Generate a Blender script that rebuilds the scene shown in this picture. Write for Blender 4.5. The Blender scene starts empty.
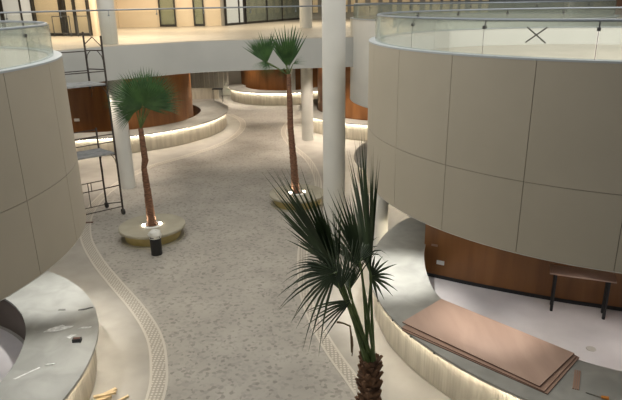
import bpy, bmesh, math, random
from mathutils import Vector, Matrix
import numpy as np
R_ = math.radians
rnd = random.Random(7)
scene = bpy.context.scene
col = scene.collection

# ------------------------------------------------------------------ camera
EYE = Vector((0, 0, 7.0)); FPX = 577.726; PITCH = 0.3320; ROLL = -0.01594
_f = Vector((0, math.cos(PITCH), -math.sin(PITCH)))
_r0 = Vector((1, 0, 0)); _u0 = Vector((0, math.sin(PITCH), math.cos(PITCH)))
_r = _r0*math.cos(ROLL) + _u0*math.sin(ROLL)
_u = -_r0*math.sin(ROLL) + _u0*math.cos(ROLL)
cd = bpy.data.cameras.new('camera'); cam = bpy.data.objects.new('camera', cd); col.objects.link(cam)
cd.sensor_width = 36; cd.lens = FPX/622*36; cd.clip_start = 0.05; cd.clip_end = 300
cam.matrix_world = Matrix(((_r.x, _u.x, -_f.x, 0), (_r.y, _u.y, -_f.y, 0), (_r.z, _u.z, -_f.z, EYE.z), (0, 0, 0, 1)))
scene.camera = cam

# ------------------------------------------------------------------ light and exposure
scene.view_settings.view_transform = 'Standard'; scene.view_settings.look = 'None'
scene.view_settings.gamma = 1; scene.view_settings.exposure = 0.92
wd = bpy.data.worlds.new('atrium_air'); scene.world = wd; wd.use_nodes = True
wd.node_tree.nodes['Background'].inputs[0].default_value = (1.0, 0.975, 0.93, 1)
wd.node_tree.nodes['Background'].inputs[1].default_value = 0.13
def area(name, loc, sx, sy, power, colr=(1, .86, .68), aim=None):
    l = bpy.data.lights.new(name, 'AREA'); l.shape = 'RECTANGLE'; l.size = sx; l.size_y = sy
    l.energy = power; l.color = colr
    o = bpy.data.objects.new(name, l); col.objects.link(o); o.location = loc
    if aim: o.rotation_euler = (Vector(aim)-Vector(loc)).to_track_quat('-Z', 'Y').to_euler()
    return o
def spot(name, loc, power, ang=75, colr=(1, .86, .68), aim=None, blend=.7, rad=.05):
    l = bpy.data.lights.new(name, 'SPOT'); l.energy = power; l.color = colr
    l.spot_size = R_(ang); l.spot_blend = blend; l.shadow_soft_size = rad
    o = bpy.data.objects.new(name, l); col.objects.link(o); o.location = loc
    if aim: o.rotation_euler = (Vector(aim)-Vector(loc)).to_track_quat('-Z', 'Y').to_euler()
    return o
area('atrium_ceiling_light', (-3.6, 13, 13), 8, 16, 720, (1, .97, .90))
area('upper_hall_light', (-9.5, 25.5, 9.6), 8, 3, 380, (1, .80, .56))
area('upper_wall_fill', (-7.5, 33, 9.4), 6, 4, 260, (1, .82, .60))  # extra fill added to lift the upper back wall
area('upper_shop_light', (4, 38, 9.2), 14, 8, 520, (1, .85, .64))
area('right_balcony_fill', (8, 14, 10.5), 6, 6, 330, (1, .96, .92))  # unseen fill, strengthened to whiten the inside of this balcony
area('left_balcony_fill', (-10, 9, 10.5), 4, 4, 260, (1, .96, .90))  # added fill, no fixture: brightens the balcony inside behind its glass
WARM = (1, .86, .72); NEUT = (.97, .98, 1.0); COOL = (.90, .94, 1.0)
# ------------------------------------------------------------------ materials
def mat(name, colr, rough=.6, metal=0., spec=.5):
    m = bpy.data.materials.new(name); m.use_nodes = True
    b = m.node_tree.nodes['Principled BSDF']
    b.inputs['Base Color'].default_value = (*colr, 1); b.inputs['Roughness'].default_value = rough
    b.inputs['Metallic'].default_value = metal; b.inputs['Specular IOR Level'].default_value = spec
    return m
def N(m, t, **kw):
    n = m.node_tree.nodes.new(t)
    for k, v in kw.items(): setattr(n, k, v)
    return n
def mottle(m, c1, c2, scale=8., detail=5., stretch=(1, 1, 1), lo=.35, hi=.65, bump=0., coord='Object', dist=0.):
    nt = m.node_tree; b = nt.nodes['Principled BSDF']
    tc = N(m, 'ShaderNodeTexCoord'); mp = N(m, 'ShaderNodeMapping'); mp.inputs['Scale'].default_value = stretch
    nz = N(m, 'ShaderNodeTexNoise'); nz.inputs['Scale'].default_value = scale; nz.inputs['Detail'].default_value = detail
    nz.inputs['Distortion'].default_value = dist
    cr = N(m, 'ShaderNodeValToRGB')
    cr.color_ramp.elements[0].position = lo; cr.color_ramp.elements[0].color = (*c1, 1)
    cr.color_ramp.elements[1].position = hi; cr.color_ramp.elements[1].color = (*c2, 1)
    L = nt.links.new
    L(tc.outputs[coord], mp.inputs[0]); L(mp.outputs[0], nz.inputs['Vector']); L(nz.outputs['Fac'], cr.inputs[0])
    L(cr.outputs[0], b.inputs['Base Color'])
    if bump:
        bp = N(m, 'ShaderNodeBump'); bp.inputs['Strength'].default_value = bump; bp.inputs['Distance'].default_value = .02
        L(nz.outputs['Fac'], bp.inputs['Height']); L(bp.outputs[0], b.inputs['Normal'])
    return m
def emit(name, colr, s):
    m = bpy.data.materials.new(name); m.use_nodes = True; nt = m.node_tree; nt.nodes.clear()
    e = nt.nodes.new('ShaderNodeEmission'); e.inputs[0].default_value = (*colr, 1); e.inputs[1].default_value = s
    o = nt.nodes.new('ShaderNodeOutputMaterial'); nt.links.new(e.outputs[0], o.inputs[0]); return m
def glassmat(name, tint, gl=.5, haze=0.):
    m = bpy.data.materials.new(name); m.use_nodes = True; nt = m.node_tree; nt.nodes.clear()
    t = nt.nodes.new('ShaderNodeBsdfTransparent'); t.inputs[0].default_value = (*tint, 1)
    g = nt.nodes.new('ShaderNodeBsdfGlossy'); g.inputs['Roughness'].default_value = .03
    fr = nt.nodes.new('ShaderNodeFresnel'); fr.inputs[0].default_value = 1.45
    mu = nt.nodes.new('ShaderNodeMath'); mu.operation = 'MULTIPLY'; mu.inputs[1].default_value = gl
    mx = nt.nodes.new('ShaderNodeMixShader'); o = nt.nodes.new('ShaderNodeOutputMaterial')
    L = nt.links.new; L(fr.outputs[0], mu.inputs[0]); L(mu.outputs[0], mx.inputs[0]); L(t.outputs[0], mx.inputs[1]); L(g.outputs[0], mx.inputs[2]); 
    if haze:                                             # pale diffuse haze mixed over the clear pane
        df = nt.nodes.new('ShaderNodeBsdfDiffuse'); df.inputs[0].default_value = (.62, .66, .60, 1)
        tr = nt.nodes.new('ShaderNodeBsdfTranslucent'); tr.inputs[0].default_value = (.62, .66, .60, 1)
        m1 = nt.nodes.new('ShaderNodeMixShader'); m1.inputs[0].default_value = .5; L(df.outputs[0], m1.inputs[1]); L(tr.outputs[0], m1.inputs[2])
        m2 = nt.nodes.new('ShaderNodeMixShader'); m2.inputs[0].default_value = haze; L(mx.outputs[0], m2.inputs[1]); L(m1.outputs[0], m2.inputs[2]); L(m2.outputs[0], o.inputs[0])
    else: L(mx.outputs[0], o.inputs[0])
    return m
def mosaic(name):
    m = mat(name, (.4, .4, .4), .55); nt = m.node_tree; b = nt.nodes['Principled BSDF']; L = nt.links.new
    tc = N(m, 'ShaderNodeTexCoord'); v = N(m, 'ShaderNodeTexVoronoi'); v.inputs['Scale'].default_value = 14.5
    cr = N(m, 'ShaderNodeValToRGB'); e = cr.color_ramp.elements
    e[0].position = .0; e[0].color = (.265, .246, .215, 1); e[1].position = .45; e[1].color = (.425, .398, .35, 1)
    e2 = cr.color_ramp.elements.new(.16); e2.color = (.36, .338, .30, 1)
    nz = N(m, 'ShaderNodeTexNoise'); nz.inputs['Scale'].default_value = .9; nz.inputs['Detail'].default_value = 6
    mx = N(m, 'ShaderNodeMix', data_type='RGBA', blend_type='MULTIPLY'); mx.inputs[0].default_value = .45
    sep = N(m, 'ShaderNodeSeparateColor')
    L(tc.outputs['Object'], v.inputs['Vector']); L(v.outputs['Color'], sep.inputs[0]); L(sep.outputs[0], cr.inputs[0])
    L(tc.outputs['Object'], nz.inputs['Vector']); L(cr.outputs[0], mx.inputs[6]); L(nz.outputs['Fac'], mx.inputs[7])
    L(mx.outputs[2], b.inputs['Base Color'])
    return m
def dotted(name):
    m = mat(name, (.5, .5, .5), .5); nt = m.node_tree; b = nt.nodes['Principled BSDF']; L = nt.links.new
    tc = N(m, 'ShaderNodeTexCoord'); v = N(m, 'ShaderNodeTexVoronoi'); v.inputs['Scale'].default_value = 13; v.inputs['Randomness'].default_value = .15
    cr = N(m, 'ShaderNodeValToRGB'); e = cr.color_ramp.elements; cr.color_ramp.interpolation = 'LINEAR'
    e[0].position = .28; e[0].color = (.50, .46, .39, 1); e[1].position = .36; e[1].color = (.30, .275, .235, 1)
    L(tc.outputs['Object'], v.inputs['Vector']); L(v.outputs['Distance'], cr.inputs[0]); L(cr.outputs[0], b.inputs['Base Color'])
    return m
M = {}
M['plain'] = mottle(mat('beige_screed', (.4, .37, .32), .5), (.285, .267, .233), (.335, .314, .277), 1.6, 6)
M['mosaic'] = mosaic('grey_mosaic_terrazzo')
M['dots'] = dotted('dotted_border')
M['border'] = mat('pale_border_line', (.47, .435, .375), .5)
M['inner'] = mottle(mat('pale_resin_floor', (.6, .57, .56), .45), (.56, .52, .51), (.64, .60, .585), 1.2, 5)
M['clad'] = mottle(mat('cream_cladding', (.5, .45, .36), .55), (.36, .327, .258), (.375, .34, .27), 1., 3)
M['joint'] = mat('dark_joint', (.17, .155, .125), .9)
M['cap'] = mat('pale_metal_cap', (.36, .39, .41), .5, .0)
M['fascia'] = mottle(mat('grey_plaster', (.5, .5, .48), .7), (.40, .405, .385), (.43, .435, .41), .8, 3)
M['column'] = mottle(mat('white_plaster_column', (.66, .65, .6), .6), (.57, .568, .53), (.61, .607, .567), 1., 2)
M['ctop'] = mottle(mat('grey_concrete_top', (.4, .4, .38), .38), (.27, .27, .245), (.34, .337, .308), 2.2, 8, dist=.6)
M['cedge'] = mat('grey_edge', (.28, .28, .255), .5)
M['front'] = mottle(mat('cream_ribbed_front', (.55, .48, .36), .6), (.46, .42, .34), (.60, .555, .46), 6, 4, (1, 1, .12))
M['kick'] = mat('pale_plinth', (.5, .45, .36), .6)
M['led'] = emit('warm_led_strip', (1, .89, .72), 23.0)
M['wood'] = mottle(mat('orange_brown_veneer', (.3, .11, .03), .42), (.18, .070, .020), (.275, .116, .034), 3.2, 6, (1, 1, .10), .3, .7, dist=.4)
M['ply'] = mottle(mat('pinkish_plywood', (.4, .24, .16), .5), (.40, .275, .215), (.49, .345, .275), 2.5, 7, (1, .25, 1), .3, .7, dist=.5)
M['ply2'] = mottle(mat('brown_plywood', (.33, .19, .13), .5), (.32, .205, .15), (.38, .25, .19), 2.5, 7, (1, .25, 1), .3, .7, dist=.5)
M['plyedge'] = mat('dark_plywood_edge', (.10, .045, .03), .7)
M['black'] = mat('black_metal', (.012, .012, .013), .5)
M['blackpl'] = mat('black_plastic', (.008, .008, .009), .45)
M['steel'] = mat('brushed_rail', (.21, .24, .27), .4, .3)
M['darksteel'] = mat('dark_rail', (.10, .10, .10), .4, .6)
M['scaf'] = mottle(mat('weathered_scaffold_steel', (.10, .085, .075), .6, .4), (.035, .03, .027), (.085, .07, .06), 14, 3)
M['deck'] = mottle(mat('grey_deck', (.25, .26, .27), .7), (.20, .21, .22), (.30, .31, .31), 5, 3)
M['glass'] = glassmat('greenish_glass', (.94, .965, .94), .5, .13)
M['clear'] = glassmat('clear_glass', (.96, .965, .95), .5)
M['shopglass'] = glassmat('smoky_glass', (.80, .84, .78), .6, .22)
M['warmwall'] = mottle(mat('warm_cream_wall', (.72, .60, .42), .7), (.68, .575, .42), (.74, .63, .47), .7, 3)
M['stone'] = mottle(mat('pale_stone_floor', (.62, .55, .45), .4), (.44, .39, .32), (.52, .465, .385), 1.4, 6)
M['greywall'] = mottle(mat('grey_shop_wall', (.3, .29, .26), .7), (.23, .22, .19), (.33, .31, .27), .6, 4)
M['bluewhite'] = mat('pale_blue_panel', (.60, .66, .70), .6)
M['frame'] = mat('black_frame', (.016, .014, .012), .4)
M['tan'] = mottle(mat('tan_panel', (.75, .60, .36), .7), (.62, .48, .28), (.82, .69, .46), 3, 5)
M['brownp'] = mat('brown_panel', (.30, .17, .11), .6)
M['planter'] = mottle(mat('cream_stone_planter', (.44, .39, .27), .6), (.30, .28, .215), (.36, .335, .26), 2, 5)
M['planterbase'] = mottle(mat('yellow_lit_planter_base', (.40, .31, .11), .6), (.34, .275, .10), (.40, .325, .14), 3, 4)  # yellow light under the seat put into the base colour
M['soil'] = mottle(mat('dark_soil', (.06, .04, .03), .95), (.035, .025, .018), (.10, .07, .05), 18, 5, bump=.6)
M['bark'] = mottle(mat('reddish_bark', (.25, .1, .05), .85), (.085, .04, .024), (.25, .125, .07), 9, 6, (1, 1, 3.2), .32, .7, .8)
M['bark2'] = mottle(mat('brown_boot_bark', (.2, .1, .05), .85), (.06, .03, .016), (.27, .145, .075), 10, 6, (1, 1, 1.4), .3, .72, .8)
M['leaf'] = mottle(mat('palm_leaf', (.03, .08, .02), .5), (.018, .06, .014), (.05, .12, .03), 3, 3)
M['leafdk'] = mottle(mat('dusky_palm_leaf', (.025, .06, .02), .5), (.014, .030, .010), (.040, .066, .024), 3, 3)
M['stalk'] = mottle(mat('green_stalk', (.08, .13, .03), .5), (.05, .085, .02), (.12, .17, .05), 6, 3)
M['dry'] = mat('dry_stalk', (.15, .10, .05), .8)
M['lamp'] = emit('uplight_lens', (1, .84, .62), 14)
M['liner'] = mat('white_bin_liner', (.62, .62, .58), .5)
M['paper'] = mottle(mat('white_scraps', (.6, .6, .58), .8), (.50, .50, .47), (.74, .74, .71), 12, 3)
M['white'] = mat('white_plastic', (.75, .74, .70), .4)
M['orange'] = mat('orange_plastic', (.55, .20, .03), .5)
M['rubber'] = mat('black_rubber', (.03, .028, .028), .8)
M['timber'] = mottle(mat('offcut_timber', (.6, .45, .27), .7), (.50, .37, .21), (.70, .55, .34), 6, 5, (1, 1, .2))
M['slat'] = mat('pale_slat', (.55, .54, .49), .6)
M['taupe'] = mat('taupe_panel', (.15, .12, .10), .7)
M['darkwood'] = mat('dark_back_wall', (.12, .07, .04), .7)
M['tape'] = mat('grey_tape', (.16, .16, .14), .7)

# ------------------------------------------------------------------ mesh helpers
class MB:
    def __init__(s): s.v = []; s.f = []
    def add(s, vs, fs):
        n = len(s.v); s.v += [tuple(v) for v in vs]; s.f += [tuple(i+n for i in f) for f in fs]; return s
    def box(s, c, size, rz=0., mtx=None):
        x, y, z = [q/2 for q in size]
        vs = [Vector((sx*x, sy*y, sz*z)) for sx in (-1, 1) for sy in (-1, 1) for sz in (-1, 1)]
        m = mtx if mtx else Matrix.Rotation(rz, 4, 'Z')
        vs = [m @ v + Vector(c) for v in vs]
        return s.add(vs, [(0, 1, 3, 2), (4, 6, 7, 5), (0, 4, 5, 1), (2, 3, 7, 6), (0, 2, 6, 4), (1, 5, 7, 3)])
    def bar(s, a, b, w, h=None, up=(0, 0, 1)):
        a = Vector(a); b = Vector(b); d = b-a; z = d.normalized(); x = Vector(up).cross(z)
        if x.length < 1e-4: x = Vector((1, 0, 0)).cross(z)
        x.normalize(); y = z.cross(x); m = Matrix((x, y, z)).transposed().to_4x4()
        return s.box((a+b)/2, (w, h or w, d.length), mtx=m)
    def tube(s, pts, r, n=10, closed=False, caps=True):
        pts = [Vector(p) for p in pts]; k = len(pts); rs = r if isinstance(r, (list, tuple)) else [r]*k
        rings = []; prev = None
        for i, p in enumerate(pts):
            if closed: t = pts[(i+1) % k]-pts[i-1]
            else: t = pts[min(i+1, k-1)]-pts[max(i-1, 0)]
            t.normalize()
            if prev is None:
                x = Vector((0, 0, 1)).cross(t)
                if x.length < 1e-3: x = Vector((1, 0, 0)).cross(t)
            else: x = prev - t*prev.dot(t)
            x.normalize(); prev = x; y = t.cross(x)
            rings.append([p+(x*math.cos(2*math.pi*j/n)+y*math.sin(2*math.pi*j/n))*rs[i] for j in range(n)])
        vs = [v for q in rings for v in q]; fs = []
        for i in range(k if closed else k-1):
            i2 = (i+1) % k
            for j in range(n): fs.append((i*n+j, i*n+(j+1) % n, i2*n+(j+1) % n, i2*n+j))
        if caps and not closed: fs += [tuple(range(n))[::-1], tuple((k-1)*n+j for j in range(n))]
        return s.add(vs, fs)
    def lathe(s, prof, c=(0, 0, 0), n=48, a0=0., a1=2*math.pi):
        full = abs(a1-a0-2*math.pi) < 1e-6; m = n if full else n+1; k = len(prof); vs = []; fs = []
        for j in range(m):
            a = a0+(a1-a0)*j/n
            for r, z in prof: vs.append((c[0]+r*math.cos(a), c[1]+r*math.sin(a), c[2]+z))
        for j in range(n):
            j2 = (j+1) % m
            for i in range(k-1): fs.append((j*k+i, j2*k+i, j2*k+i+1, j*k+i+1))
        return s.add(vs, fs)
    def strip(s, A, B, z0, z1, closed=False):            # solid between two plan curves
        k = len(A); vs = []; fs = []
        for a, b in zip(A, B): vs += [(a[0], a[1], z0), (b[0], b[1], z0), (b[0], b[1], z1), (a[0], a[1], z1)]
        for i in range(k if closed else k-1):
            p = i*4; q = ((i+1) % k)*4
            fs += [(p, p+1, q+1, q), (p+1, p+2, q+2, q+1), (p+2, p+3, q+3, q+2), (p+3, p, q, q+3)]
        if not closed: fs += [(3, 2, 1, 0), tuple((k-1)*4+j for j in range(4))]
        return s.add(vs, fs)
    def build(s, name, m, parent=None, smooth=False, bevel=0., loc=None):
        me = bpy.data.meshes.new(name); off = Vector(loc) if loc else Vector((0, 0, 0))
        me.from_pydata([tuple(Vector(v)-off) for v in s.v], [], s.f)
        bm = bmesh.new(); bm.from_mesh(me); bmesh.ops.recalc_face_normals(bm, faces=bm.faces)
        bm.to_mesh(me); bm.free()
        me.materials.append(m if not isinstance(m, str) else M[m])
        o = bpy.data.objects.new(name, me); col.objects.link(o); o.location = off
        if smooth:
            for p in me.polygons: p.use_smooth = True
            e = o.modifiers.new('split', 'EDGE_SPLIT'); e.split_angle = R_(40)
        if bevel:
            b = o.modifiers.new('bevel', 'BEVEL'); b.width = bevel; b.segments = 2; b.limit_method = 'ANGLE'
        if parent:
            o.parent = parent; o.location = off - parent.location if parent.rotation_euler.z == 0 else off
        return o
def tag(o, label, cat, group=None, kind=None):
    if label: o['label'] = label
    if cat: o['category'] = cat
    if group: o['group'] = group
    if kind: o['kind'] = kind
    return o
def thing(name, label, cat, loc=(0, 0, 0), group=None):
    o = bpy.data.objects.new(name, None); col.objects.link(o); o.location = loc; o.empty_display_size = .2
    return tag(o, label, cat, group)
def struct(o, label=None):
    o['kind'] = 'structure'
    if label: o['label'] = label
    return o
def spline(pts, n):
    P = [Vector((p[0], p[1], 0)) for p in pts]; P = [P[0]*2-P[1]] + P + [P[-1]*2-P[-2]]; dense = []
    for i in range(1, len(P)-2):
        for k in range(24):
            t = k/24; a, b, c, d = P[i-1], P[i], P[i+1], P[i+2]
            dense.append(.5*((2*b)+(c-a)*t+(2*a-5*b+4*c-d)*t*t+(3*b-a-3*c+d)*t**3))
    dense.append(P[-2]); L = [0]
    for i in range(1, len(dense)): L.append(L[-1]+(dense[i]-dense[i-1]).length)
    out = []; j = 0
    for k in range(n):
        s = L[-1]*k/(n-1)
        while j < len(L)-2 and L[j+1] < s: j += 1
        t = (s-L[j])/max(L[j+1]-L[j], 1e-9); q = dense[j].lerp(dense[j+1], min(max(t, 0), 1)); out.append((q.x, q.y))
    return out
def arc(cx, cy, r, a0, a1, n): return [(cx+r*math.cos(R_(a0+(a1-a0)*i/(n-1))), cy+r*math.sin(R_(a0+(a1-a0)*i/(n-1)))) for i in range(n)]
def offset(path, d):                                      # left-hand offset of a plan path
    out = []
    for i in range(len(path)):
        a = path[max(i-1, 0)]; b = path[min(i+1, len(path)-1)]; tx, ty = b[0]-a[0], b[1]-a[1]; l = math.hypot(tx, ty)
        out.append((path[i][0]-ty/l*d, path[i][1]+tx/l*d))
    return out
def poly(path, z, name, m, z1=None):
    bm = bmesh.new(); vs = [bm.verts.new((p[0], p[1], z)) for p in path]; f = bm.faces.new(vs)
    if z1 is not None:
        g = bmesh.ops.extrude_face_region(bm, geom=[f]); bmesh.ops.translate(bm, vec=(0, 0, z1-z), verts=[e for e in g['geom'] if isinstance(e, bmesh.types.BMVert)])
    bmesh.ops.recalc_face_normals(bm, faces=bm.faces); bmesh.ops.triangulate(bm, faces=[q for q in bm.faces if len(q.verts) > 4])
    me = bpy.data.meshes.new(name); bm.to_mesh(me); bm.free(); me.materials.append(M[m])
    o = bpy.data.objects.new(name, me); col.objects.link(o); return o
def px(x, y, Y):                                          # a photo pixel taken at depth Y, as a place
    d = _r*(x-311)/FPX + _u*(200-y)/FPX + _f
    return EYE + d*(Y/d.y)

# ------------------------------------------------------------------ ground floor
struct(MB().box((0, 24, -.06), (64, 60, .12)).build('floor', 'plain'))
Lband = spline([(-3.25, 4.5), (-3.0, 7), (-2.98, 9.02), (-3.17, 10.1), (-3.56, 11.22), (-4.3, 12.48), (-5.28, 13.87), (-6.3, 15.4), (-7.25, 17.2), (-7.9, 19.4), (-8.0, 22), (-7.4, 25), (-5.9, 27.2), (-4.6, 29.6), (-4.0, 32.5), (-4.2, 35.5), (-5.3, 38)], 150)
Rband = spline([(2.6, 5.0), (1.6, 7.2), (.95, 8.95), (.74, 9.53), (.38, 10.5), (.03, 11.76), (-.2, 13.24), (-.28, 15.06), (-.2, 17), (.1, 19.5), (.3, 22.5), (-.1, 26), (-1.1, 29.5), (-1.5, 32.5), (-1.2, 36)], 150)
ais = list(Lband)+[(-7.5, 40), (-7.5, 50), (3, 50), (0, 40)]+list(reversed(Rband))
struct(poly(ais, .004, 'floor', 'mosaic'))
for path, w in ((Lband, .36), (Rband, .30)):
    struct(MB().strip(offset(path, -w/2+.05), offset(path, w/2-.05), .003, .008).build('trim_1', 'dots'))
    for sgn in (-1, 1):
        struct(MB().strip(offset(path, sgn*w/2), offset(path, sgn*(w/2-.05)), .003, .010).build('trim_2', 'border'))

# ------------------------------------------------------------------ round balconies
ZT, ZS, ZB, ZF = 6.12, 4.16, 2.90, 5.60
def balcony(label, cx, cy, Rr, seams, glass_angles, a_vis, zt=ZT, zb=ZB, zs=ZS, floor=True, clad='clad'):
    b = thing('balcony', label, 'balcony', (cx, cy, 0))
    MB().lathe([(Rr-.02, zb), (Rr-.02, zt-.02), (Rr-.22, zt-.02), (Rr-.22, zb+.3), (0.01, zb+.3), (0.01, zb)], (cx, cy, 0), 128).add([], []).build('parapet_core', 'joint' if seams else clad, b, True, loc=(cx, cy, 0))
    if seams:
        pm = MB(); g = .005
        for i in range(len(seams)):
            a0 = R_(seams[i]); a1 = R_(seams[(i+1) % len(seams)])
            if a1 <= a0: a1 += 2*math.pi
            a0 += g/Rr; a1 -= g/Rr; n = max(4, int((a1-a0)/R_(2.5)))
            for z0, z1 in ((zb, zs-g), (zs+g, zt-.03)):
                A = [(cx+Rr*math.cos(a0+(a1-a0)*k/n), cy+Rr*math.sin(a0+(a1-a0)*k/n)) for k in range(n+1)]
                B = [(cx+(Rr-.015)*math.cos(a0+(a1-a0)*k/n), cy+(Rr-.015)*math.sin(a0+(a1-a0)*k/n)) for k in range(n+1)]
                pm.strip(A, B, z0, z1)
        pm.build('cladding', clad, b, True, loc=(cx, cy, 0))
        MB().lathe([(Rr-.226, ZF), (Rr-.226, zt-.03)], (cx, cy, 0), 128).build('inner_lining', 'white', b, True, loc=(cx, cy, 0))
    MB().lathe([(Rr-.01, zb), (Rr-.01, zb-.02), (.02, zb-.02)], (cx, cy, 0), 96).build('soffit', 'column', b, True, loc=(cx, cy, 0))
    MB().lathe([(Rr+.004, zt-.03), (Rr+.004, zt), (Rr-.24, zt), (Rr-.24, zt-.03), (Rr+.004, zt-.03)], (cx, cy, 0), 128).build('cap', 'cap', b, True, loc=(cx, cy, 0))
    if floor: MB().lathe([(Rr-.2, ZF), (.01, ZF)], (cx, cy, 0), 96).build('floor_slab', 'stone', b, loc=(cx, cy, 0))
    rg = Rr-.14
    ring = [(cx+(rg-.05)*math.cos(2*math.pi*k/140), cy+(rg-.05)*math.sin(2*math.pi*k/140), zt+.55) for k in range(140)]
    MB().tube(ring, .024, 8, closed=True).build('handrail', 'steel', b, True, loc=(cx, cy, 0))
    n = len(glass_angles)
    for i in range(n):
        a0, a1 = glass_angles[i], glass_angles[(i+1) % n]
        if a1 <= a0: a1 += 360
        d = .012/rg*57.3
        MB().strip(arc(cx, cy, rg, a0+d, a1-d, 14), arc(cx, cy, rg-.014, a0+d, a1-d, 14), zt-.02, zt+.54).build('glass_pane', 'glass', b, True, loc=(cx, cy, 0))
        c, s = math.cos(R_(a0)), math.sin(R_(a0)); p = (cx+(rg-.02)*c, cy+(rg-.02)*s)
        cl = MB().box((p[0], p[1], zt+.43), (.05, .05, .05), R_(a0))
        cl.bar((p[0], p[1], zt+.43), (p[0]-.03*c, p[1]-.03*s, zt+.545), .02)
        cl.bar((cx+(rg-.004)*c, cy+(rg-.004)*s, zt), (cx+(rg-.004)*c, cy+(rg-.004)*s, zt+.42), .006)
        cl.build('clamp', 'darksteel', b, loc=(cx, cy, 0))
    return b
RC = (6.99, 13.342, 5.61)
st = 15.3
seamsR = sorted(((-113.6+st*k) % 360) for k in range(-12, 11))
balcony('large cream curved balcony front at right, above the plywood sheets', *RC, seamsR, sorted(((-157.45+18.3*k) % 360) for k in range(19)), None)
LC = (-9.219, 9.332, 4.94)
balcony('cream curved balcony front on the left, beside the scaffold tower', *LC, sorted(((-10.7+16*k) % 360) for k in range(22)), sorted(((.95+24*k) % 360) for k in range(15)), None)
balcony('smaller plain grey balcony behind the tall middle column', 7.0, 25.1, 5.25, None, sorted(((180+24*k) % 360) for k in range(15)), None, 6.3, 2.97, floor=False, clad='column')
# taped cross on the glass of the right balcony
tp = MB(); ca = R_(-129.9)
def onring(da, z, r=RC[2]-.135): return (RC[0]+r*math.cos(ca+da), RC[1]+r*math.sin(ca+da), z)
tp.bar(onring(-.028, 6.57), onring(.028, 6.34), .022, .004, up=(math.cos(ca), math.sin(ca), 0)); tp.bar(onring(.028, 6.57), onring(-.028, 6.34), .022, .004, up=(math.cos(ca), math.sin(ca), 0))
tag(tp.build('tape_cross', 'tape'), 'grey tape X stuck on the glass of the right balcony', 'tape')

# ------------------------------------------------------------------ upper floor behind, bridge fascia
F = spline([(-11.5, 12.0), (-10.9, 14.6), (-10.1, 16.6), (-9.1, 18.3), (-8.1, 19.65), (-7.2, 21.0), (-5.75, 22.15), (-4.45, 23.1), (-2.4, 23.65), (0, 24.05), (2.4, 24.5), (4.5, 25.2)], 90)
struct(poly(F+[(34, 27), (34, 52), (-34, 52), (-34, 12)], 4.45, 'floor', 'stone', 5.60))
struct(MB().strip(offset(F, -.03), offset(F, .0), 4.40, 5.57).build('trim_1', 'fascia', None, True))
struct(poly(offset(F, .3)+[(34, 27), (34, 52), (-34, 52), (-34, 12)], 4.40, 'ceiling', 'column', 4.45))
rl = thing('glass_railing', 'long glass railing along the edge of the upper walkway behind', 'railing', (0, 24, 5.6))
Fr = offset(F, .14)
MB().tube([(p[0], p[1], 6.80) for p in offset(F, .19)[18:84]], .028, 8).build('handrail', 'steel', rl, True, loc=(0, 24, 5.6))
idx = list(range(20, 84, 7))
for a, b in zip(idx[:-1], idx[1:]):
    MB().strip(Fr[a:b+1], offset(Fr, .012)[a:b+1], 5.6, 6.72).build('glass_pane', 'clear', rl, True, loc=(0, 24, 5.6))
for a in idx:
    p = offset(F, .17)[a]
    MB().box((p[0], p[1], 6.62), (.05, .05, .05)).bar((p[0], p[1], 6.62), (p[0], p[1]+.02, 6.79), .015).build('clamp', 'steel', rl, loc=(0, 24, 5.6))

# upper walls
def wall(a, b, z0, z1, name, m, th=.12):
    d = (Vector((*b, 0))-Vector((*a, 0))); n = Vector((-d.y, d.x, 0)).normalized()*th
    return struct(MB().strip([a, b], [(a[0]+n.x, a[1]+n.y), (b[0]+n.x, b[1]+n.y)], z0, z1).build(name, m))
A0, A1 = (-24, 32.0), (-9.75, 28.0)
wall(A0, A1, 5.6, 9, 'wall_left', 'warmwall'); wall((-9.75, 28.0), (-11.8, 37.8), 5.6, 9, 'wall_left', 'warmwall')
wall((-11.8, 37.8), (-5.3, 37.8), 5.6, 9, 'wall_back', 'warmwall'); wall((-5.3, 37.6), (-.6, 49.0), 5.6, 9, 'wall_back', 'greywall')
wall((-.6, 49.0), (34, 49.0), 5.6, 9, 'wall_back', 'greywall'); wall((34, 49), (34, 10), 0, 9, 'wall_right', 'greywall')
wall((-34, 12), (-34, 50), 0, 9, 'wall_left', 'greywall')
def alongx(a, b, pxl):                                     # the spot on plan line a-b seen at photo column pxl near the top
    d = px(pxl, 18, 1.0)-EYE; ex, ey = b[0]-a[0], b[1]-a[1]
    t = (a[1]*d.x-a[0]*d.y)/(ex*d.y-ey*d.x); return (a[0]+ex*t, a[1]+ey*t)
def framed(name, lab, a, b, x0, x1, th=.09, pane='shopglass', mull=(), front=.06, panel=None, zb=5.62, z1=8.4):
    p, q = alongx(a, b, x0), alongx(a, b, x1); d = Vector((q[0]-p[0], q[1]-p[1], 0)); w = d.length; u = d.normalized(); n = Vector((u.y, -u.x, 0))*front
    P = Vector((p[0], p[1], 0))+n; o = bpy.data.objects.new(name, None); col.objects.link(o); o.location = (P.x, P.y, zb); o['kind'] = 'structure'
    if lab: o['label'] = lab
    f = MB()
    for t in (0, *mull, 1): f.bar(P+u*w*t+Vector((0, 0, zb)), P+u*w*t+Vector((0, 0, z1)), th, .08, up=u)
    for z in (zb+.06, z1): f.bar(P+Vector((0, 0, z)), P+u*w+Vector((0, 0, z)), .08, .12)
    f.build('frame', 'frame', o, loc=o.location)
    g = MB().strip([(P.x, P.y), (P.x+u.x*w, P.y+u.y*w)], [(P.x+.01*n.x, P.y+.02*n.y), (P.x+u.x*w+.01*n.x, P.y+u.y*w+.02*n.y)], zb+.05, z1)
    g.build('pane', pane, o, loc=o.location)
    return o
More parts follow.
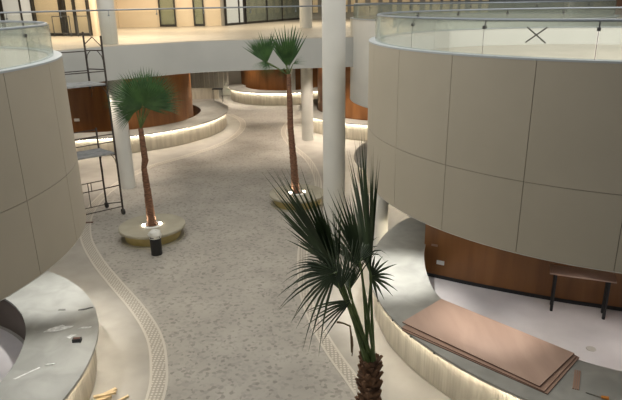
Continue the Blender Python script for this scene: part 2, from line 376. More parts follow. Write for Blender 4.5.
framed('window_1', None, A0, A1, -14, 4, .22, 'bluewhite'); framed('window_2', None, A0, A1, 5, 34.5, .10, 'bluewhite', (.62,))
framed('door_1', None, A0, A1, 36, 63, .26, 'clear', (), .06); framed('door_2', None, A0, A1, 66.5, 90, .20, 'clear', (.42,), .06)
B0, B1 = (-11.8, 37.8), (-5.3, 37.8)
framed('window_3', None, B0, B1, 160.5, 175.5, .17, 'shopglass'); framed('window_4', None, B0, B1, 194.5, 204, .14, 'shopglass')
C0, C1 = (-5.3, 37.6), (-.6, 49.0)
framed('window_5', None, C0, C1, 225, 243, .14, 'bluewhite', (.72,)); framed('window_6', None, C0, C1, 245, 300, .13, 'shopglass', (.34, .62))
# low metal barriers in front of the left doors
for xa, xb in ((52, 69), (76, 88)):
    a = alongx((A0[0], A0[1]-.5), (A1[0], A1[1]-.5), xa); b = alongx((A0[0], A0[1]-.5), (A1[0], A1[1]-.5), xb)
    o = thing('barrier', 'thin metal barrier by the %s glass door of the upper hall' % ('left' if xa == 52 else 'right'), 'barrier', (a[0], a[1], 5.6))
    MB().tube([(a[0], a[1], 5.6), (a[0], a[1], 6.5)], .02, 6).tube([(b[0], b[1], 5.6), (b[0], b[1], 6.5)], .02, 6).build('post', 'darksteel', o, loc=o.location)
    MB().tube([(a[0], a[1], 6.5), (b[0], b[1], 6.5)], .022, 6).tube([(a[0], a[1], 5.75), (b[0], b[1], 5.75)], .022, 6).build('rail', 'darksteel', o, loc=o.location)
# shop panels at the far right of the upper floor
D0, D1 = (-.6, 48.9), (34, 48.9)
tags = []
rp = random.Random(3)
xs = 313
k = 0
names = ['narrow', 'wide', 'pale', 'bright', 'short', 'tall', 'uneven', 'patchy']
while xs < 484:
    wpx = rp.uniform(4, 8); a = alongx(D0, D1, xs); b = alongx(D0, D1, xs+wpx)
    h = rp.uniform(1.7, 2.6); lean = rp.uniform(-.08, .08)
    m = MB(); z0 = 5.6+rp.choice([0, .3, .5])
    m.add([(a[0], 48.75, z0), (b[0], 48.75, z0), (b[0]+lean, 48.75, z0+h), (a[0]+lean, 48.75, z0+h), (a[0], 48.87, z0), (b[0], 48.87, z0), (b[0]+lean, 48.87, z0+h), (a[0]+lean, 48.87, z0+h)],
          [(0, 1, 2, 3), (7, 6, 5, 4), (0, 4, 5, 1), (1, 5, 6, 2), (2, 6, 7, 3), (3, 7, 4, 0)])
    tags.append(tag(m.build('display_panel', 'tan', None, loc=(a[0], 48.8, z0)), 'tan panel leaning at the back wall of the upper shop', 'panel', 'tan panels along the upper back wall'))
    xs += wpx+rp.uniform(2.4, 6)
for x0, x1, mm, lb in ((566, 571.5, 'column', 'slim white upright at the far back of the upper floor, left of the brown one'), (591, 597.5, 'tan', 'slim cream upright at the far back of the upper floor'), (609, 640, 'brownp', 'brown panel at the far right of the upper floor')):
    a = alongx(D0, D1, x0); b = alongx(D0, D1, x1)
    tag(MB().box(((a[0]+b[0])/2, 48.7, 7.1), (b[0]-a[0], .2, 3)).build('wall_panel', mm, None, loc=((a[0]+b[0])/2, 48.7, 5.6)), lb, 'panel')
for x0, x1 in ((487, 511), (513, 561)): framed('window_7', None, D0, D1, x0, x1, .10, 'shopglass')

# ------------------------------------------------------------------ columns
def column(label, x, y, r, z0, z1):
    o = MB().lathe([(.001, z0), (r, z0), (r, z1), (.001, z1)], (x, y, 0), 40).build('column', 'column', None, True, loc=(x, y, z0))
    return tag(o, label, 'column')
column('tall white round column in the middle of the hall', .72, 17.0, .335, 0, 13)
column('white round column behind the scaffold tower', -7.37, 22.25, .30, 0, 4.42)
column('white round column on the upper floor above the scaffold', -7.37, 22.25, .30, 5.60, 9)
column('white column under the walkway, behind the taller middle palm', -.12, 30.2, .31, 0, 4.42)
column('cream column standing on the upper floor, left of the tall middle column', -.12, 32.9, .34, 5.60, 9)
column('white column half hidden behind the nearest palm', 2.05, 15.95, .22, 0, 2.9)
column('pale column against the brown wall of the far counter', -1.3, 42.6, .30, 0, 4.42)

# ------------------------------------------------------------------ curved counters
def counter(label, outer, inner, h=.9, flip=1, led=True, over=.14, flute=True, back='wood'):
    n = len(outer); o0 = outer[n//2]; c = thing('counter', label, 'counter', (o0[0], o0[1], 0)); L = c.location.copy()
    ins = lambda d: [(a[0]+(b[0]-a[0])*d/max(math.hypot(b[0]-a[0], b[1]-a[1]), .01), a[1]+(b[1]-a[1])*d/max(math.hypot(b[0]-a[0], b[1]-a[1]), .01)) for a, b in zip(outer, inner)]
    MB().strip(outer, inner, h-.055, h).build('worktop', 'ctop', c, True, loc=L)
    fr = ins(over); fb = ins(over+.06)
    if flute:
        k2 = max(3*n, int(sum(math.dist(fr[i], fr[i+1]) for i in range(n-1))/.034)); d1 = spline(fr, k2); d2 = spline(fb, k2)
        d0 = spline(ins(over-.008), k2); fA = [d1[i] if i % 2 else d0[i] for i in range(k2)]
        MB().strip(fA, d2, .06, h-.055).build('front_panel', 'front', c, loc=L)
    else: MB().strip(fr, fb, .06, h-.055).build('front_panel', 'front', c, True, loc=L)
    MB().strip(ins(over+.006), ins(over+.06), 0, .062).build('plinth', 'kick', c, True, loc=L)
    bk = lambda d: [(b[0]+(a[0]-b[0])*d/math.dist(a, b), b[1]+(a[1]-b[1])*d/math.dist(a, b)) for a, b in zip(outer, inner)]
    MB().strip(bk(.10), bk(.06), 0, h-.055).build('back_panel', back, c, True, loc=L)
    if led: MB().strip(ins(.045), ins(.075), h-.067, h-.055).build('led_strip', 'led', c, True, loc=L)
    return c
# right: a spiral under the right balcony
RO = [(5.0, 17.7), (2.95, 16.0), (2.18, 15.02), (1.62, 13.7), (1.33, 12.3), (1.43, 11.0), (1.72, 10.0), (2.2, 9.12), (2.69, 8.45), (3.4, 7.72), (4.6, 6.75), (6.2, 6.05), (8, 5.8)]
RI = [(5.5, 16.6), (3.8, 15.3), (3.15, 14.35), (2.86, 13.45), (2.70, 12.34), (2.72, 11.25), (2.98, 10.55), (3.42, 9.9), (3.95, 9.35), (4.6, 8.82), (5.3, 8.40), (6.5, 7.85), (8, 7.6)]
def pair(o, i, n):
    so, si = spline(o, n), spline(i, n*6); out = []
    for k, p in enumerate(so): out.append(si[min(range(max(0, k*6-60), min(len(si), k*6+60)), key=lambda j: math.dist(si[j], p))])
    return so, out
def mono(o, i, n):
    # matched control points: resample both with the same parameter
    so = []; si = []
    P = [(*a, *b) for a, b in zip(o, i)]
    Q = [tuple(2*P[0][k]-P[1][k] for k in range(4))]+P+[tuple(2*P[-1][k]-P[-2][k] for k in range(4))]
    m = len(P)-1
    for j in range(n):
        u = j/(n-1)*m; s = min(int(u), m-1); t = u-s
        a, b, c, d = Q[s], Q[s+1], Q[s+2], Q[s+3]
        v = [.5*(2*b[k]+(c[k]-a[k])*t+(2*a[k]-5*b[k]+4*c[k]-d[k])*t*t+(3*b[k]-a[k]-3*c[k]+d[k])*t**3) for k in range(4)]
        so.append((v[0], v[1])); si.append((v[2], v[3]))
    return so, si
rO, rI = mono(RO, RI, 110)
counter('long curved grey-topped counter at right under the large balcony', rO, rI, back='cedge')
# left
lO = arc(-8.794, 8.615, 4.745, -55, 125, 80); lI = arc(-8.95, 8.52, 3.58, -55, 125, 80)
counter('curved grey counter at lower left with scraps on top', lO, lI, back='taupe')
# back left
counter('lit curved counter around the brown wall behind the nearer palm', arc(-11.6, 33.9, 6.75, -112, 40, 90), arc(-11.5, 33.7, 5.05, -112, 40, 90), flute=False)
# back middle
counter('far lit counter in front of the brown wall, behind the taller palm', arc(-2.0, 45.02, 4.2, 150, 370, 90), arc(-2.0, 45.02, 2.9, 150, 370, 90), flute=False)
# back right
counter('lit counter at the back, right of the tall middle column', arc(5.0, 34.75, 5.65, 128, 300, 90), arc(5.0, 34.75, 4.55, 128, 300, 90), flute=False)
# under the small balcony
counter('grey-topped counter end peeking out left of the large balcony', arc(7.6, 22.79, 5.81, 110, 232, 60), arc(7.6, 22.79, 4.4, 110, 232, 60), flute=False)

# ground-floor walls
def wood(path, z0, z1, name='wall_back', m='wood', th=.12):
    return struct(MB().strip(path, offset(path, th), z0, z1).build(name, m, None, True))
rw = spline([(2.97, 13.99), (4.33, 13.22), (5.88, 12.47), (6.82, 12.1), (8.6, 11.45), (11.5, 10.7), (14, 10.2)], 50)
wood(rw, 0, 2.9, 'wall_right'); struct(MB().strip(offset(rw, -.015), offset(rw, .01), 0, .10).build('baseboard_right', 'black'))
wood(spline([(-9.75, 29.45), (-8.6, 29.75), (-7.5, 30.6), (-6.85, 31.65), (-6.7, 33.0), (-7.2, 35.4)], 40), 0, 4.41, 'wall_back')
wood(spline([(-16, 28.4), (-13, 29.5), (-11.75, 30.0), (-10.9, 29.85), (-10.2, 29.5)], 30), 0, 4.41, 'wall_left')
wood(arc(-1.3, 47.3, 4.2, 178, 352, 60), 0, 4.41, 'wall_back'); wood(arc(5.0, 34.75, 4.5, 150, 320, 50), 0, 4.41, 'wall_back')
wood([(-34, 50.5), (34, 50.5)], 0, 4.41, 'wall_back', 'darkwood')
# wood core inside the left balcony
wood(arc(-10.9, 8.6, 1.7, -70, 120, 40), 0, 2.9, 'wall_left')
# pale inner floors behind the counters
struct(poly(list(rI[14:])+[(14, 7.6), (14, 10.15)]+list(reversed(rw)), .004, 'floor', 'inner'))
struct(poly(arc(-8.95, 8.52, 3.56, -90, 150, 60), .004, 'floor', 'inner'))

# ------------------------------------------------------------------ far details under the walkway
sc_ = thing('slat_screen', 'pale vertical slat screen at the far back left', 'screen', (-8, 45, 0))
for k in range(13):
    x = -10.7+k*.37
    MB().box((x, 45, 2.6), (.11, .16, 3.6)).build('slat', 'slat', sc_, loc=(x, 45, .8))
struct(MB().box((-8.5, 44.6, .4), (3.1, .25, .8)).build('wall_back', 'front'))
struct(MB().box((-8, 46.2, 2.2), (7.5, .1, 4.4)).build('wall_back', 'column'))
for k in range(6):
    x = -10.2+k*.85
    o = thing('wall_lamp', 'small round warm wall lamp glowing behind the slats', 'lamp', (x, 46.1, 1.45), 'wall lamps behind the slat screen')
    MB().lathe([(.001, 0), (.12, 0), (.12, .04), (.001, .04)], (0, 0, 0), 16).build('backplate', 'steel', o).rotation_euler = (R_(90), 0, 0)
    MB().lathe([(.001, .16), (.10, .12), (.14, .04), (.001, .04)], (0, 0, 0), 16).build('shade', 'lamp', o).rotation_euler = (R_(90), 0, 0)
sx, sy = -6.75, 42.9
bs = thing('bar_table', 'tiny dark high table with thin legs by the far counter', 'table', (sx, sy, 0))
MB().box((sx, sy, .98), (.75, .5, .05)).build('tabletop', 'black', bs, loc=(sx, sy, .98))
for dx in (-.33, .33):
    for dy in (-.2, .2): MB().tube([(sx+dx, sy+dy, 0), (sx+dx, sy+dy, .96)], .014, 6).build('leg', 'black', bs, loc=(sx+dx, sy+dy, 0))

# ------------------------------------------------------------------ table in the right shop
ta = math.atan2(-.40, 1.02); u = Vector((math.cos(ta), math.sin(ta), 0)); v = Vector((-u.y, u.x, 0)); T0 = Vector((5.62, 12.0, 0)); ln = 1.11
tb = thing('table', 'high table with reddish board top on thin black legs by the brown wall', 'table', (5.62, 12.0, 0))
mt = Matrix((u, v, Vector((0, 0, 1)))).transposed().to_4x4()
MB().box(T0+u*ln/2+v*.17+Vector((0, 0, .985)), (ln+.27, .50, .03), mtx=mt).build('tabletop', 'ply', tb, bevel=.004, loc=T0)
fr_ = MB()
for t in (0, 1): fr_.bar(T0+u*ln*t+Vector((0, 0, .95)), T0+u*ln*t+v*.32+Vector((0, 0, .95)), .035, .04)
fr_.bar(T0+v*.32+Vector((0, 0, .95)), T0+v*.32+u*ln+Vector((0, 0, .95)), .035, .04)
fr_.build('frame', 'black', tb, loc=T0)
for t in (0, 1):
    for d in (0, .30):
        q = T0+u*ln*t+v*d; MB().bar(q, q+Vector((0, 0, .97)), .05).build('leg', 'black', tb, loc=q)
tag(MB().lathe([(.001, 0), (.10, 0), (.095, .006), (.001, .006)], (5.83, 10.42, .004), 28).build('floor_cover', 'border', None, loc=(5.83, 10.42, .004)), 'round floor box cover in the pale floor below the table', 'cover')
wdir = (Vector((4.33, 13.22, 0))-Vector((2.98, 13.98, 0))).normalized()
for (x, y, z, w, h, lb) in ((3.36, 13.745, .47, .20, .11, 'white socket plate low on the brown wall beside the right counter'), (3.20, 13.83, .93, .16, .05, 'small brown plate above the white socket on the wall')):
    m = Matrix((wdir, Vector((-wdir.y, wdir.x, 0)), Vector((0, 0, 1)))).transposed().to_4x4()
    tag(MB().box((x, y, z), (w, .03, h), mtx=m).build('socket', 'white' if h > .1 else 'ply2', None, bevel=.004, loc=(x, y, z)), lb, 'socket')
tag(MB().box((-12.1, 29.80, 1.33), (.26, .04, .14)).build('socket', 'white', None, loc=(-12.1, 29.80, 1.33)), 'white socket plate on the brown wall behind the scaffold', 'socket')

# ------------------------------------------------------------------ plywood sheets on the right counter
def sheet(label, cx, cy, z, rz, L=2.83, W=1.26, th=.02, m='ply'):
    o = thing('plywood_sheet', label, 'plywood', (cx, cy, z), 'plywood sheets on the right counter')
    mm = Matrix.Rotation(rz, 4, 'Z')
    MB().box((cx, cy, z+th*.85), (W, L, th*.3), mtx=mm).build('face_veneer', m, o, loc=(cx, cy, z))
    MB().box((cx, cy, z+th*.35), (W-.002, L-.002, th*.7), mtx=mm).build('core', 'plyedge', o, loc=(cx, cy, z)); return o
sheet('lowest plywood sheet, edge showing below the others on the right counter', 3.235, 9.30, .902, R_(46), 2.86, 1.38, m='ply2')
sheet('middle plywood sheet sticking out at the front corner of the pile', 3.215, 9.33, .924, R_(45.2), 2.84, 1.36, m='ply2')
sheet('top plywood sheet of the pile lying on the right counter', 3.215, 9.42, .958, R_(43.2), 2.82, 1.33)
for k, (t, q) in enumerate(((-1.1, .3), (1.1, -.3), (0, 0), (1.0, .35), (-1.1, -.35))):
    c, s = math.cos(R_(44)), math.sin(R_(44)); x = 3.22+q*c-t*s; y = 9.42+q*s+t*c
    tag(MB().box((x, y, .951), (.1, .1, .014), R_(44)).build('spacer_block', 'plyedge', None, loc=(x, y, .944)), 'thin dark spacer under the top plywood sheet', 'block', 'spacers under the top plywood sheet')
# little things on the right counter
st = thing('wood_strip', 'brown slatted strip lying by the corner of the plywood', 'strip', (4.42, 8.18, .9))
for dx in (-.035, 0, .035): MB().box((4.42+dx*.9, 8.18-dx*.42, .908), (.028, .56, .016), R_(-27)).build('lath', 'ply2', st, loc=(4.42, 8.18, .9))
o = thing('scraper', 'orange-handled scraper lying on the right counter near the picture edge', 'tool', (4.62, 7.72, .9))
MB().tube([(4.70, 7.66, .932), (4.60, 7.70, .932)], [.03, .022], 10).build('handle', 'orange', o, True, loc=(4.62, 7.72, .9))
MB().bar((4.62, 7.70, .915), (4.42, 7.84, .912), .022, .008).build('blade', 'tape', o, loc=(4.62, 7.72, .9))
for k, i in enumerate((45, 52, 58, 64)):
    a, b = rO[i], rI[i]; p = (a[0]+(b[0]-a[0])*-.012, a[1]+(b[1]-a[1])*-.012)
    tag(MB().box((p[0], p[1], .865), (.02, .035, .025), math.atan2(b[1]-a[1], b[0]-a[0])).build('clip', 'black', None, loc=(p[0], p[1], .865)), 'small dark clip on the front edge of the right counter', 'clip', 'clips along the right counter edge')

# ------------------------------------------------------------------ scraps on the left counter
def scrap(name, lab, x, y, pts, z=.9, m='paper', th=.006):
    o = poly([(x+a, y+b) for a, b in pts], z, name, m, z+th); return tag(o, lab, 'scrap')
scrap('paper_scrap', 'large white torn sheet on the left counter', -5.02, 10.05, [(-.30, -.10), (-.05, -.07), (.18, .05), (.22, .12), (.05, .11), (-.02, .16), (-.22, .04)])
scrap('paper_scrap', 'small white torn piece beside the large sheet on the left counter', -4.70, 9.78, [(-.09, -.03), (.0, -.08), (.03, .01), (.08, .05), (-.02, .06)])
scrap('paper_scrap', 'thin pale scrap toward the outer edge of the left counter', -4.55, 10.08, [(-.14, -.03), (.10, .0), (.12, .05), (-.05, .04)])
scrap('paper_scrap', 'thin pale sliver at the front of the left counter', -4.72, 8.85, [(-.08, -.02), (.06, .0), (.08, .03), (-.06, .01)], th=.02)
scrap('paper_scrap', 'pale dusty strip at the near inner side of the left counter', -5.0, 8.65, [(-.2, -.2), (-.15, -.2), (.14, .12), (.11, .14)], th=.004)
scrap('dark_scrap', 'dark sliver lying near the outer edge of the left counter', -4.83, 10.85, [(-.12, -.06), (.0, -.05), (.16, .05), (.10, .05)], m='tape', th=.015)
scrap('dark_scrap', 'dark smudge-like chip at the middle back of the left counter', -5.30, 10.82, [(-.08, -.02), (.08, -.02), (.06, .03), (-.07, .03)], m='tape', th=.008)
o = thing('tool_box', 'small black and red box on the left counter', 'box', (-4.52, 9.60, .9))
MB().box((-4.52, 9.60, .935), (.16, .10, .07), .1).build('body', 'black', o, bevel=.006, loc=(-4.52, 9.60, .9)); MB().box((-4.52, 9.60, .974), (.12, .06, .008), .1).build('lid', 'plyedge', o, loc=(-4.52, 9.6, .9))
for k, (x, y, rz, l, w, h, z, lb) in enumerate(((-4.02, 8.92, .75, .52, .10, .06, 0, 'longest timber offcut in the heap at the foot of the left counter'), (-3.93, 9.16, .8, .40, .07, .05, 0, 'short thick timber offcut in the heap by the left counter'), (-3.64, 8.95, .8, .42, .04, .04, 0, 'thin stick of timber at the right of the offcut heap'), (-3.92, 9.06, .35, .40, .06, .04, .064, 'timber offcut lying across the top of the heap'))):
    tag(MB().box((x, y, z+h/2+.002), (l, w, h), rz).build('timber_offcut', 'timber', None, loc=(x, y, z)), lb, 'offcut', 'timber offcuts by the left counter')

# ------------------------------------------------------------------ scaffold tower
SA, SB = Vector((-6.60, 19.08, 0)), Vector((-7.42, 19.80, 0)); dv = Vector((-1.45, -1.15, 0)); SD, SC = SB+dv, SA+dv
sf = thing('scaffold_tower', 'tall dark steel scaffold tower on castors next to the left balcony', 'scaffold', (-7.6, 19, 0))
L0 = sf.location.copy()
Z = lambda z: Vector((0, 0, z))
for p, h in ((SA, 6.05), (SB, 6.15), (SC, 6.05), (SD, 6.1)):
    for z0, z1 in (((.16, 2.95), (4.30, h)) if p in (SB, SC) else ((.16, h),)):
        MB().tube([p+Z(z0), p+Z((z0+z1)/2), p+Z(z1)], .034, 8).build('post', 'scaf', sf, True, loc=L0)
    w = MB(); ax = Vector((.7, .7, 0)).normalized()
    w.tube([p+Z(.105)-ax*.035, p+Z(.105)+ax*.035], .105, 16)
    cw = w.build('castor', 'rubber', sf, True, loc=p+Z(.105))
    MB().bar(p+Z(.10)-ax*.042, p+Z(.19)-ax*.03, .012, .05).bar(p+Z(.10)+ax*.042, p+Z(.19)+ax*.03, .012, .05).bar(p+Z(.19)-ax*.04, p+Z(.19)+ax*.04, .05, .012).build('fork', 'scaf', cw)
for (p, q) in ((SB, SA), (SD, SC)):
    for za, zb_ in ((.16, .46), (.73, 1.08), (2.12, 2.16), (4.38, 4.48), (4.95, 5.0), (5.55, 5.60)):
        MB().tube([p+Z(za), q+Z(zb_)], .019, 8).build('rung', 'scaf', sf, loc=L0)
    for zt_, sg in ((2.14, -1), (4.43, -1), (5.58, 1)):
        n = (q-p).normalized()
        for a, s in ((p, 1), (q, -1)):
            MB().tube([a+Z(zt_+sg*.42 if sg < 0 else zt_-.4), a+n*s*.10+Z(zt_-.16), a+n*s*.34+Z(zt_)], .014, 6).build('brace', 'scaf', sf, loc=L0)
    MB().tube([p+Z(5.75), (p+q)/2+Z(6.0), q+Z(5.7)], .016, 6).build('brace', 'scaf', sf, loc=L0)
for p in (SB, SA):
    for z0 in ((.14, 1.04, .73, 5.53, 4.90) if p is SB else (.30, 4.95)):
        MB().tube([p+Z(z0), p+dv+Z(z0)], .018, 8).build('rail', 'scaf', sf, loc=L0)
m1 = SB+dv*.30
MB().tube([m1+Z(.14), m1+Z(1.04)], .015, 6).build('rail', 'scaf', sf, loc=L0)
m1 = SB+dv*.24; MB().tube([m1+Z(.73), m1+Z(1.04)], .015, 6).build('rail', 'scaf', sf, loc=L0)
m1 = SB+dv*.42; MB().tube([m1+Z(4.9), m1+Z(5.53)], .015, 6).build('rail', 'scaf', sf, loc=L0)
for z in (2.18, 4.50):
    a, b, c, d = SA, SB, SD, SC; k = (SB-SA).normalized()*.05
    MB().strip([(a+k)[:2], (d+k)[:2]], [(b-k)[:2], (c-k)[:2]], z, z+.055).build('platform', 'deck', sf, loc=L0)
for p, q in ((SA, SC), (SB, SD)):
    for z in (2.62, 2.88): MB().tube([p+Z(z), q+Z(z)], .018, 6).build('brace', 'scaf', sf, loc=L0)
tag(MB().box((-7.55, 18.3, .012), (.30, .10, .016), .15).build('board_offcut', 'plyedge', None, loc=(-7.55, 18.3, .012)), 'flat dark offcut on the floor by the scaffold', 'offcut')

# ------------------------------------------------------------------ planters and bin
def planter(label, x, y, r=1.02, h=.42):
    p = thing('planter', label, 'planter', (x, y, 0)); c = (x, y, 0)
    MB().lathe([(r-.30, .03), (r-.18, .03), (r-.12, h-.1), (r-.34, h-.1)], c, 56).build('base', 'planterbase', p, True, loc=c)
    MB().lathe([(r-.12, 0), (r-.04, 0), (r-.06, .035), (r-.30, .035), (r-.30, 0), (r-.12, 0)], c, 56).build('foot_ring', 'planter', p, True, loc=c)
    MB().lathe([(.33, h-.09), (r-.02, h-.09), (r, h-.075), (r, h-.015), (r-.015, h), (.33, h), (.33, h-.09)], c, 64).build('seat', 'planter', p, True, loc=c)
    MB().lathe([(.33, h-.03), (.2, h+.0), (.001, h+.01)], c, 32).build('soil', 'soil', p, True, loc=c)
    lm = MB(); 
    for a in (-165, 15):
        q = (x+.25*math.cos(R_(a)), y+.25*math.sin(R_(a)))
        e = MB().lathe([(.001, .03), (.05, .03), (.055, -.02), (.001, -.02)], (q[0], q[1], h+.01), 14).build('uplight', 'lamp', p, loc=(q[0], q[1], h))
        spot('uplight_beam', (q[0], q[1], h+.07), 14, 95, (1, .80, .55), (x, y, h+.8), .9, .03)
    MB().lathe([(.335, h+.003), (.22, h+.012)], c, 32).build('glow_ring', 'white', p, True, loc=c)  # white ring painted in for the uplight glow round the trunk
    return p
P1 = (-5.01, 16.95); P2 = (-.50, 19.95); P3 = (.59, 5.15)
planter('round cream planter bench with the palm beside the black bin', *P1)
planter('round cream planter bench partly hidden by the nearest palm', *P2)
planter('round cream planter bench of the nearest palm', *P3)
bn = thing('waste_bin', 'black cylindrical bin with white liner standing at the planter', 'bin', (-4.57, 15.62, 0))
MB().lathe([(.001, 0), (.155, 0), (.16, .02), (.165, .58), (.15, .58), (.145, .05), (.001, .05)], (-4.57, 15.62, 0), 32).build('body', 'blackpl', bn, True, loc=(-4.57, 15.62, 0))
lb = MB(); rr = random.Random(5); prof = []
n = 20
for i, (r, z) in enumerate(((.172, .53), (.175, .59), (.19, .62), (.15, .71), (.08, .76), (.001, .77))):
    for k in range(n):
        q = r*(1+rr.uniform(-.15, .15)*(i not in (0, 5))); a = 2*math.pi*k/n
        lb.v.append((-4.57+q*math.cos(a), 15.62+q*math.sin(a), z+rr.uniform(-.015, .02)*(i > 1)))
for i in range(5):
    for k in range(n): lb.f.append((i*n+k, i*n+(k+1) % n, (i+1)*n+(k+1) % n, (i+1)*n+k))
lb.build('bag', 'liner', bn, True, loc=(-4.57, 15.62, 0))

# ------------------------------------------------------------------ palms
def palm_trunk(parent, pts, rads, m, n=18, rough=.06, ringstep=.07, seed=1):
    rr = random.Random(seed); path = []
    P = [Vector(p) for p in pts]
    L = sum((P[i+1]-P[i]).length for i in range(len(P)-1)); k = max(12, int(L/ringstep)); out = MB()
    for j in range(k+1):
        u = j/k*(len(P)-1); i = min(int(u), len(P)-2); t = u-i; c = P[i].lerp(P[i+1], t); r = rads[i]*(1-t)+rads[i+1]*t
        r *= 1+(rough*.8 if j % 2 else -rough*.5)
        for q in range(n):
            a = 2*math.pi*q/n; s = r*(1+rr.uniform(-rough, rough)); out.v.append((c.x+s*math.cos(a), c.y+s*math.sin(a), c.z))
    for j in range(k):
        for q in range(n): out.f.append((j*n+q, j*n+(q+1) % n, (j+1)*n+(q+1) % n, (j+1)*n+q))
    out.f += [tuple(range(n))[::-1], tuple(k*n+q for q in range(n))]
    return out.build('trunk', m, parent, True, loc=parent.location)
def frond(parent, base, hub, axis, side, R, spread, n, droop=.25, mleaf='leaf', seed=0, fuse=.45, fold=.25, rs=.016, curve=0., jitter=.07, tipvar=.12):
    rr = random.Random(seed); base = Vector(base); hub = Vector(hub); a = Vector(axis).normalized(); s = Vector(side); s = (s-a*s.dot(a)).normalized(); nrm = a.cross(s)
    L = parent.location.copy(); o = MB(); dth = R_(spread)/n
    for i in range(n):
        th = -R_(spread)/2+dth*(i+.5)+rr.uniform(-jitter, jitter)*dth*2; d = (a*math.cos(th)+s*math.sin(th))
        lat = (-a*math.sin(th)+s*math.cos(th)); Ri = R*(1-tipvar*rr.random())*(.80+.20*math.cos(th*.9)); dr = droop*(.5+rr.random()); tw = nrm*(rr.uniform(-.05, .05))
        segs = (.04, .25, .48, .68, .85, 1.0); prev = None
        for q, t in enumerate(segs):
            w = min(dth*.5*R*t*1.05, dth*.5*R*fuse*1.05)
            if t > fuse: w *= max(.03, 1-((t-fuse)/(1-fuse))**1.1)
            c = hub+d*Ri*t+tw*Ri*t*t+nrm*curve*R*math.sin(th)**2*t+Vector((0, 0, -dr*Ri*max(0, t-.35)**2))
            f = nrm*fold*w*(1 if t < .7 else .5)
            ring = [c-lat*w-f, c+f*1.0, c+lat*w-f]
            base_i = len(o.v); o.v += [tuple(x) for x in ring]
            if q: o.f += [(base_i-3, base_i-2, base_i+1, base_i), (base_i-2, base_i-1, base_i+2, base_i+1)]
    fr = o.build('frond', mleaf, parent, loc=L)
    mid = (base+hub)/2+Vector((0, 0, .02))
    st = MB().tube([base, mid, hub, hub+a*R*.12], [rs*1.5, rs*1.1, rs*.8, rs*.3], 6).build('stalk', 'stalk', fr); 
    st.location = -L
    return fr
toC = Vector((0, -1, .35)); RT = Vector((1, 0, 0)); UP = Vector((0, 0, 1))
# palm beside the bin
p1 = thing('palm', 'fan palm with one round dark crown in the planter by the black bin', 'palm tree', (P1[0], P1[1], .40)); T = P1
palm_trunk(p1, [(T[0], T[1], .36), (T[0]-.02, T[1], 1.4), (T[0]-.05, T[1], 2.3), (T[0]+.01, T[1], 2.5), (T[0]-.02, T[1], 3.5)], [.145, .11, .082, .10, .07], 'bark', seed=3)
c = Vector((T[0]-.02, T[1], 3.48)); Y1 = T[1]
for i, (hx, hy, dY, ang, RR, sp, dy) in enumerate(((143, 107, -.22, 94, 1.10, 236, -.28), (140, 104, -.05, 130, 1.12, 130, -.05), (150, 104, -.02, 46, 1.16, 130, -.05), (147, 100, .18, 80, 1.05, 130, .15), (139, 102, .18, 112, 1.05, 130, .15), (136, 110, .0, 196, .85, 80, .0), (152, 106, .05, 12, .85, 60, .0), (144, 106, .3, 90, 1.05, 150, .5))):
    ax = Vector((math.cos(R_(ang)), dy, math.sin(R_(ang)))); frond(p1, c, px(hx, hy, Y1+dY), ax, ax.cross(toC), RR, sp, int(sp/5), .10, 'leaf', 20+i)
# palm with two fans
p2 = thing('palm', 'taller fan palm with two separate leaf fans in front of the grey walkway', 'palm tree', (P2[0], P2[1], .40)); T = P2
palm_trunk(p2, [(T[0]-.04, T[1], .36), (T[0]-.10, T[1], 1.6), (T[0]-.18, T[1], 2.8), (T[0]-.18, T[1], 3.6), (T[0]-.19, T[1], 4.66)], [.145, .125, .105, .095, .07], 'bark', seed=5)
c = Vector((T[0]-.19, T[1], 4.62)); Y2 = T[1]
for i, (hx, hy, dY, ang, RR, sp, dy, dr) in enumerate(((267, 63, -.25, 106, 1.12, 80, -.15, .03), (267, 63, -.05, 100, 1.08, 74, .1, .03), (266, 63, .1, 112, .95, 70, .0, .03), (265, 61, -.2, -105, .62, 130, -.3, .3), (266, 62, -.1, -70, .5, 110, -.1, .5),
                                            (287, 66, -.2, 96, 1.46, 56, -.1, .02), (289, 67, .1, 82, 1.42, 52, .1, .02), (286, 66, .2, 108, 1.15, 40, .2, .04), (287, 67, -.3, 92, 1.25, 50, -.35, .04), (293, 64, -.1, 25, .55, 60, -.1, .25), (284, 68, 0, -120, .45, 50, -.2, .3))):
    ax = Vector((math.cos(R_(ang)), dy, math.sin(R_(ang)))); frond(p2, c, px(hx, hy, Y2+dY), ax, ax.cross(toC), RR, sp, max(8, int(sp/5)), dr, 'leaf', 50+i, fuse=.5 if dr < .2 else .2, tipvar=.2)
# nearest palm
p3 = thing('palm', 'nearest fan palm with long spiky leaves at the bottom middle of the picture', 'palm tree', (P3[0], P3[1], .40)); T = P3
tr = palm_trunk(p3, [(T[0], T[1], .36), (T[0]+.02, T[1], 1.6), (T[0], T[1], 2.8), (T[0], T[1], 3.46)], [.12, .112, .10, .07], 'bark2', rough=.10, ringstep=.05, seed=9)
bt = MB(); rb = random.Random(12)
for j in range(230):                                        # old leaf bases clasping the trunk
    z = 1.0+2.42*j/230; a = j*2.399+rb.uniform(-.2, .2); r = .105-.035*max(0, (z-2.7))/.76; ca_, sa_ = math.cos(a), math.sin(a)
    w = .042+rb.uniform(0, .022); h = .085+rb.uniform(-.02, .05); out = .022+rb.uniform(0, .035)
    b0 = Vector((T[0]+r*ca_, T[1]+r*sa_, z)); tt = Vector((-sa_, ca_, 0)); oo = Vector((ca_, sa_, 0))
    bt.add([b0-tt*w-oo*.03, b0+tt*w-oo*.03, b0+tt*w*.35+oo*out+Z(h), b0-tt*w*.35+oo*out+Z(h), b0+oo*.02, b0+oo*(out+.02)+Z(h*.9)], [(0, 4, 5, 3), (4, 1, 2, 5), (3, 5, 2), (0, 1, 2, 3)])
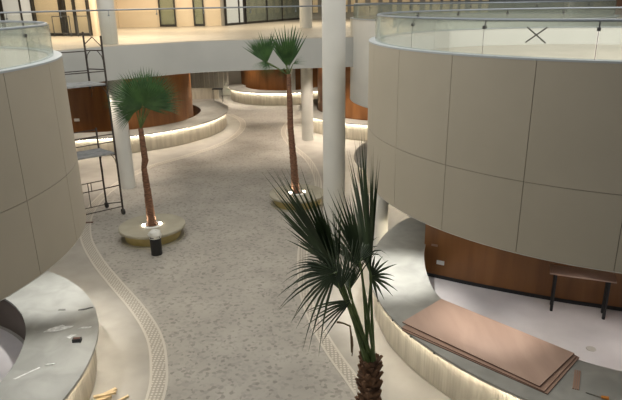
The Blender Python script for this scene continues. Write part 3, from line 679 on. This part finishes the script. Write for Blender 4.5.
bt.build('leaf_base', 'bark2', p3, loc=p3.location)
c = Vector((T[0], T[1], 3.42)); V_ = (Vector((T[0], T[1], 3.6))-EYE).normalized()
camR = Vector((V_.y, -V_.x, 0)).normalized(); camU = camR.cross(V_)
spec = [  # hub px, hub Y, tip angle in view (deg), depth slant, fan lateral (1 facing, 0 edge-on), R, spread, n, droop
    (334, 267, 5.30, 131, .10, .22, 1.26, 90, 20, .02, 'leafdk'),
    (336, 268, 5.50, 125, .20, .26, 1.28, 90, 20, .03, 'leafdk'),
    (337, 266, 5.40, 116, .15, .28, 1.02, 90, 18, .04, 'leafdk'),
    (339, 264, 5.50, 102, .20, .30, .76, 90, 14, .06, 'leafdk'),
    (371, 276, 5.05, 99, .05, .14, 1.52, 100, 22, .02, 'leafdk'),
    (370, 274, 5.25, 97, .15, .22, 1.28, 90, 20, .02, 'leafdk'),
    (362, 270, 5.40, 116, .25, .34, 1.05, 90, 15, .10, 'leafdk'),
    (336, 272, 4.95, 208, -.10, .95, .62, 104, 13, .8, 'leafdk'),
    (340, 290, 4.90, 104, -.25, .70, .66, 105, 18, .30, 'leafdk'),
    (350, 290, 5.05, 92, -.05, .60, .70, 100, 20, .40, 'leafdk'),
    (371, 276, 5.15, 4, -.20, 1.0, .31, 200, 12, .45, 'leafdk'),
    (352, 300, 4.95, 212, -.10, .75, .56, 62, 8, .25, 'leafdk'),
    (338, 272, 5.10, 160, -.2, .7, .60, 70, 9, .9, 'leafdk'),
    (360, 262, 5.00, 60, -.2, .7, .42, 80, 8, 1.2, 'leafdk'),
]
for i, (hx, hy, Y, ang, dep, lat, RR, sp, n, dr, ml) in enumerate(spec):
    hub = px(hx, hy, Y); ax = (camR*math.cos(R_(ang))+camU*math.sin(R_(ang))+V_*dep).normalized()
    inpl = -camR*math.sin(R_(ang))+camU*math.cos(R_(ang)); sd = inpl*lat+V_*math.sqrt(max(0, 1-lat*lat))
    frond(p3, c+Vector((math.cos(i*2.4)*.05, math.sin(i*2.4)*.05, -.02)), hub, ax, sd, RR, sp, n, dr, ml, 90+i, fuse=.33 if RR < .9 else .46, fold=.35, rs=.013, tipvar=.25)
MB().tube([px(352, 352, 5.1), px(351, 334, 5.05), px(350, 326, 5.0), px(343, 323, 5.0), px(337, 322, 5.0)], [.012, .01, .009, .008, .012], 6).tube([px(352, 336, 5.05), px(353, 345, 5.0), px(352, 356, 5.0)], [.008, .006, .004], 6).build('dry_stalk', 'dry', p3, loc=p3.location)

# ------------------------------------------------------------------ downlights under the balconies and the walkway
for x, y, pw, c_ in ((1.95, 12.3, 215, (1, .98, .93)), (3.5, 9.95, 75, (1, .93, .84)), (5.6, 10.6, 75, (1, .95, .92)), (7.6, 9.6, 60, (1, .95, .92)), (3.6, 12.4, 40, COOL), (-5.75, 11.6, 150, (1, .99, .95)), (-4.9, 8.8, 95, (1, .98, .93)), (-7.2, 10.4, 40, NEUT)):
    spot('downlight', (x, y, 2.86), pw, 80, c_)
for x, y, pw in ((-8.4, 24.3, 620), (-3.2, 27.0, 330), (-1.2, 31.5, 560), (.3, 27.0, 420), (-6.6, 28.6, 380), (-6.2, 33.4, 420), (-5.2, 30.6, 380), (-9.2, 28.1, 380), (-12.2, 27.8, 420), (-3, 41.6, 460), (-6.6, 40.0, 520), (.8, 41.4, 460), (1.4, 30.2, 420), (2.4, 29.8, 380), (-.85, 29.0, 200), (.45, 29.1, 300), (-7.9, 21.75, 260), (-2.5, 37, 620), (.6, 33.5, 320), (-7.4, 35.8, 420), (-9, 42.5, 520), (-5.0, 43.6, 420)):
    spot('downlight', (x, y, 4.36), pw*.80, 78, WARM, blend=.85)
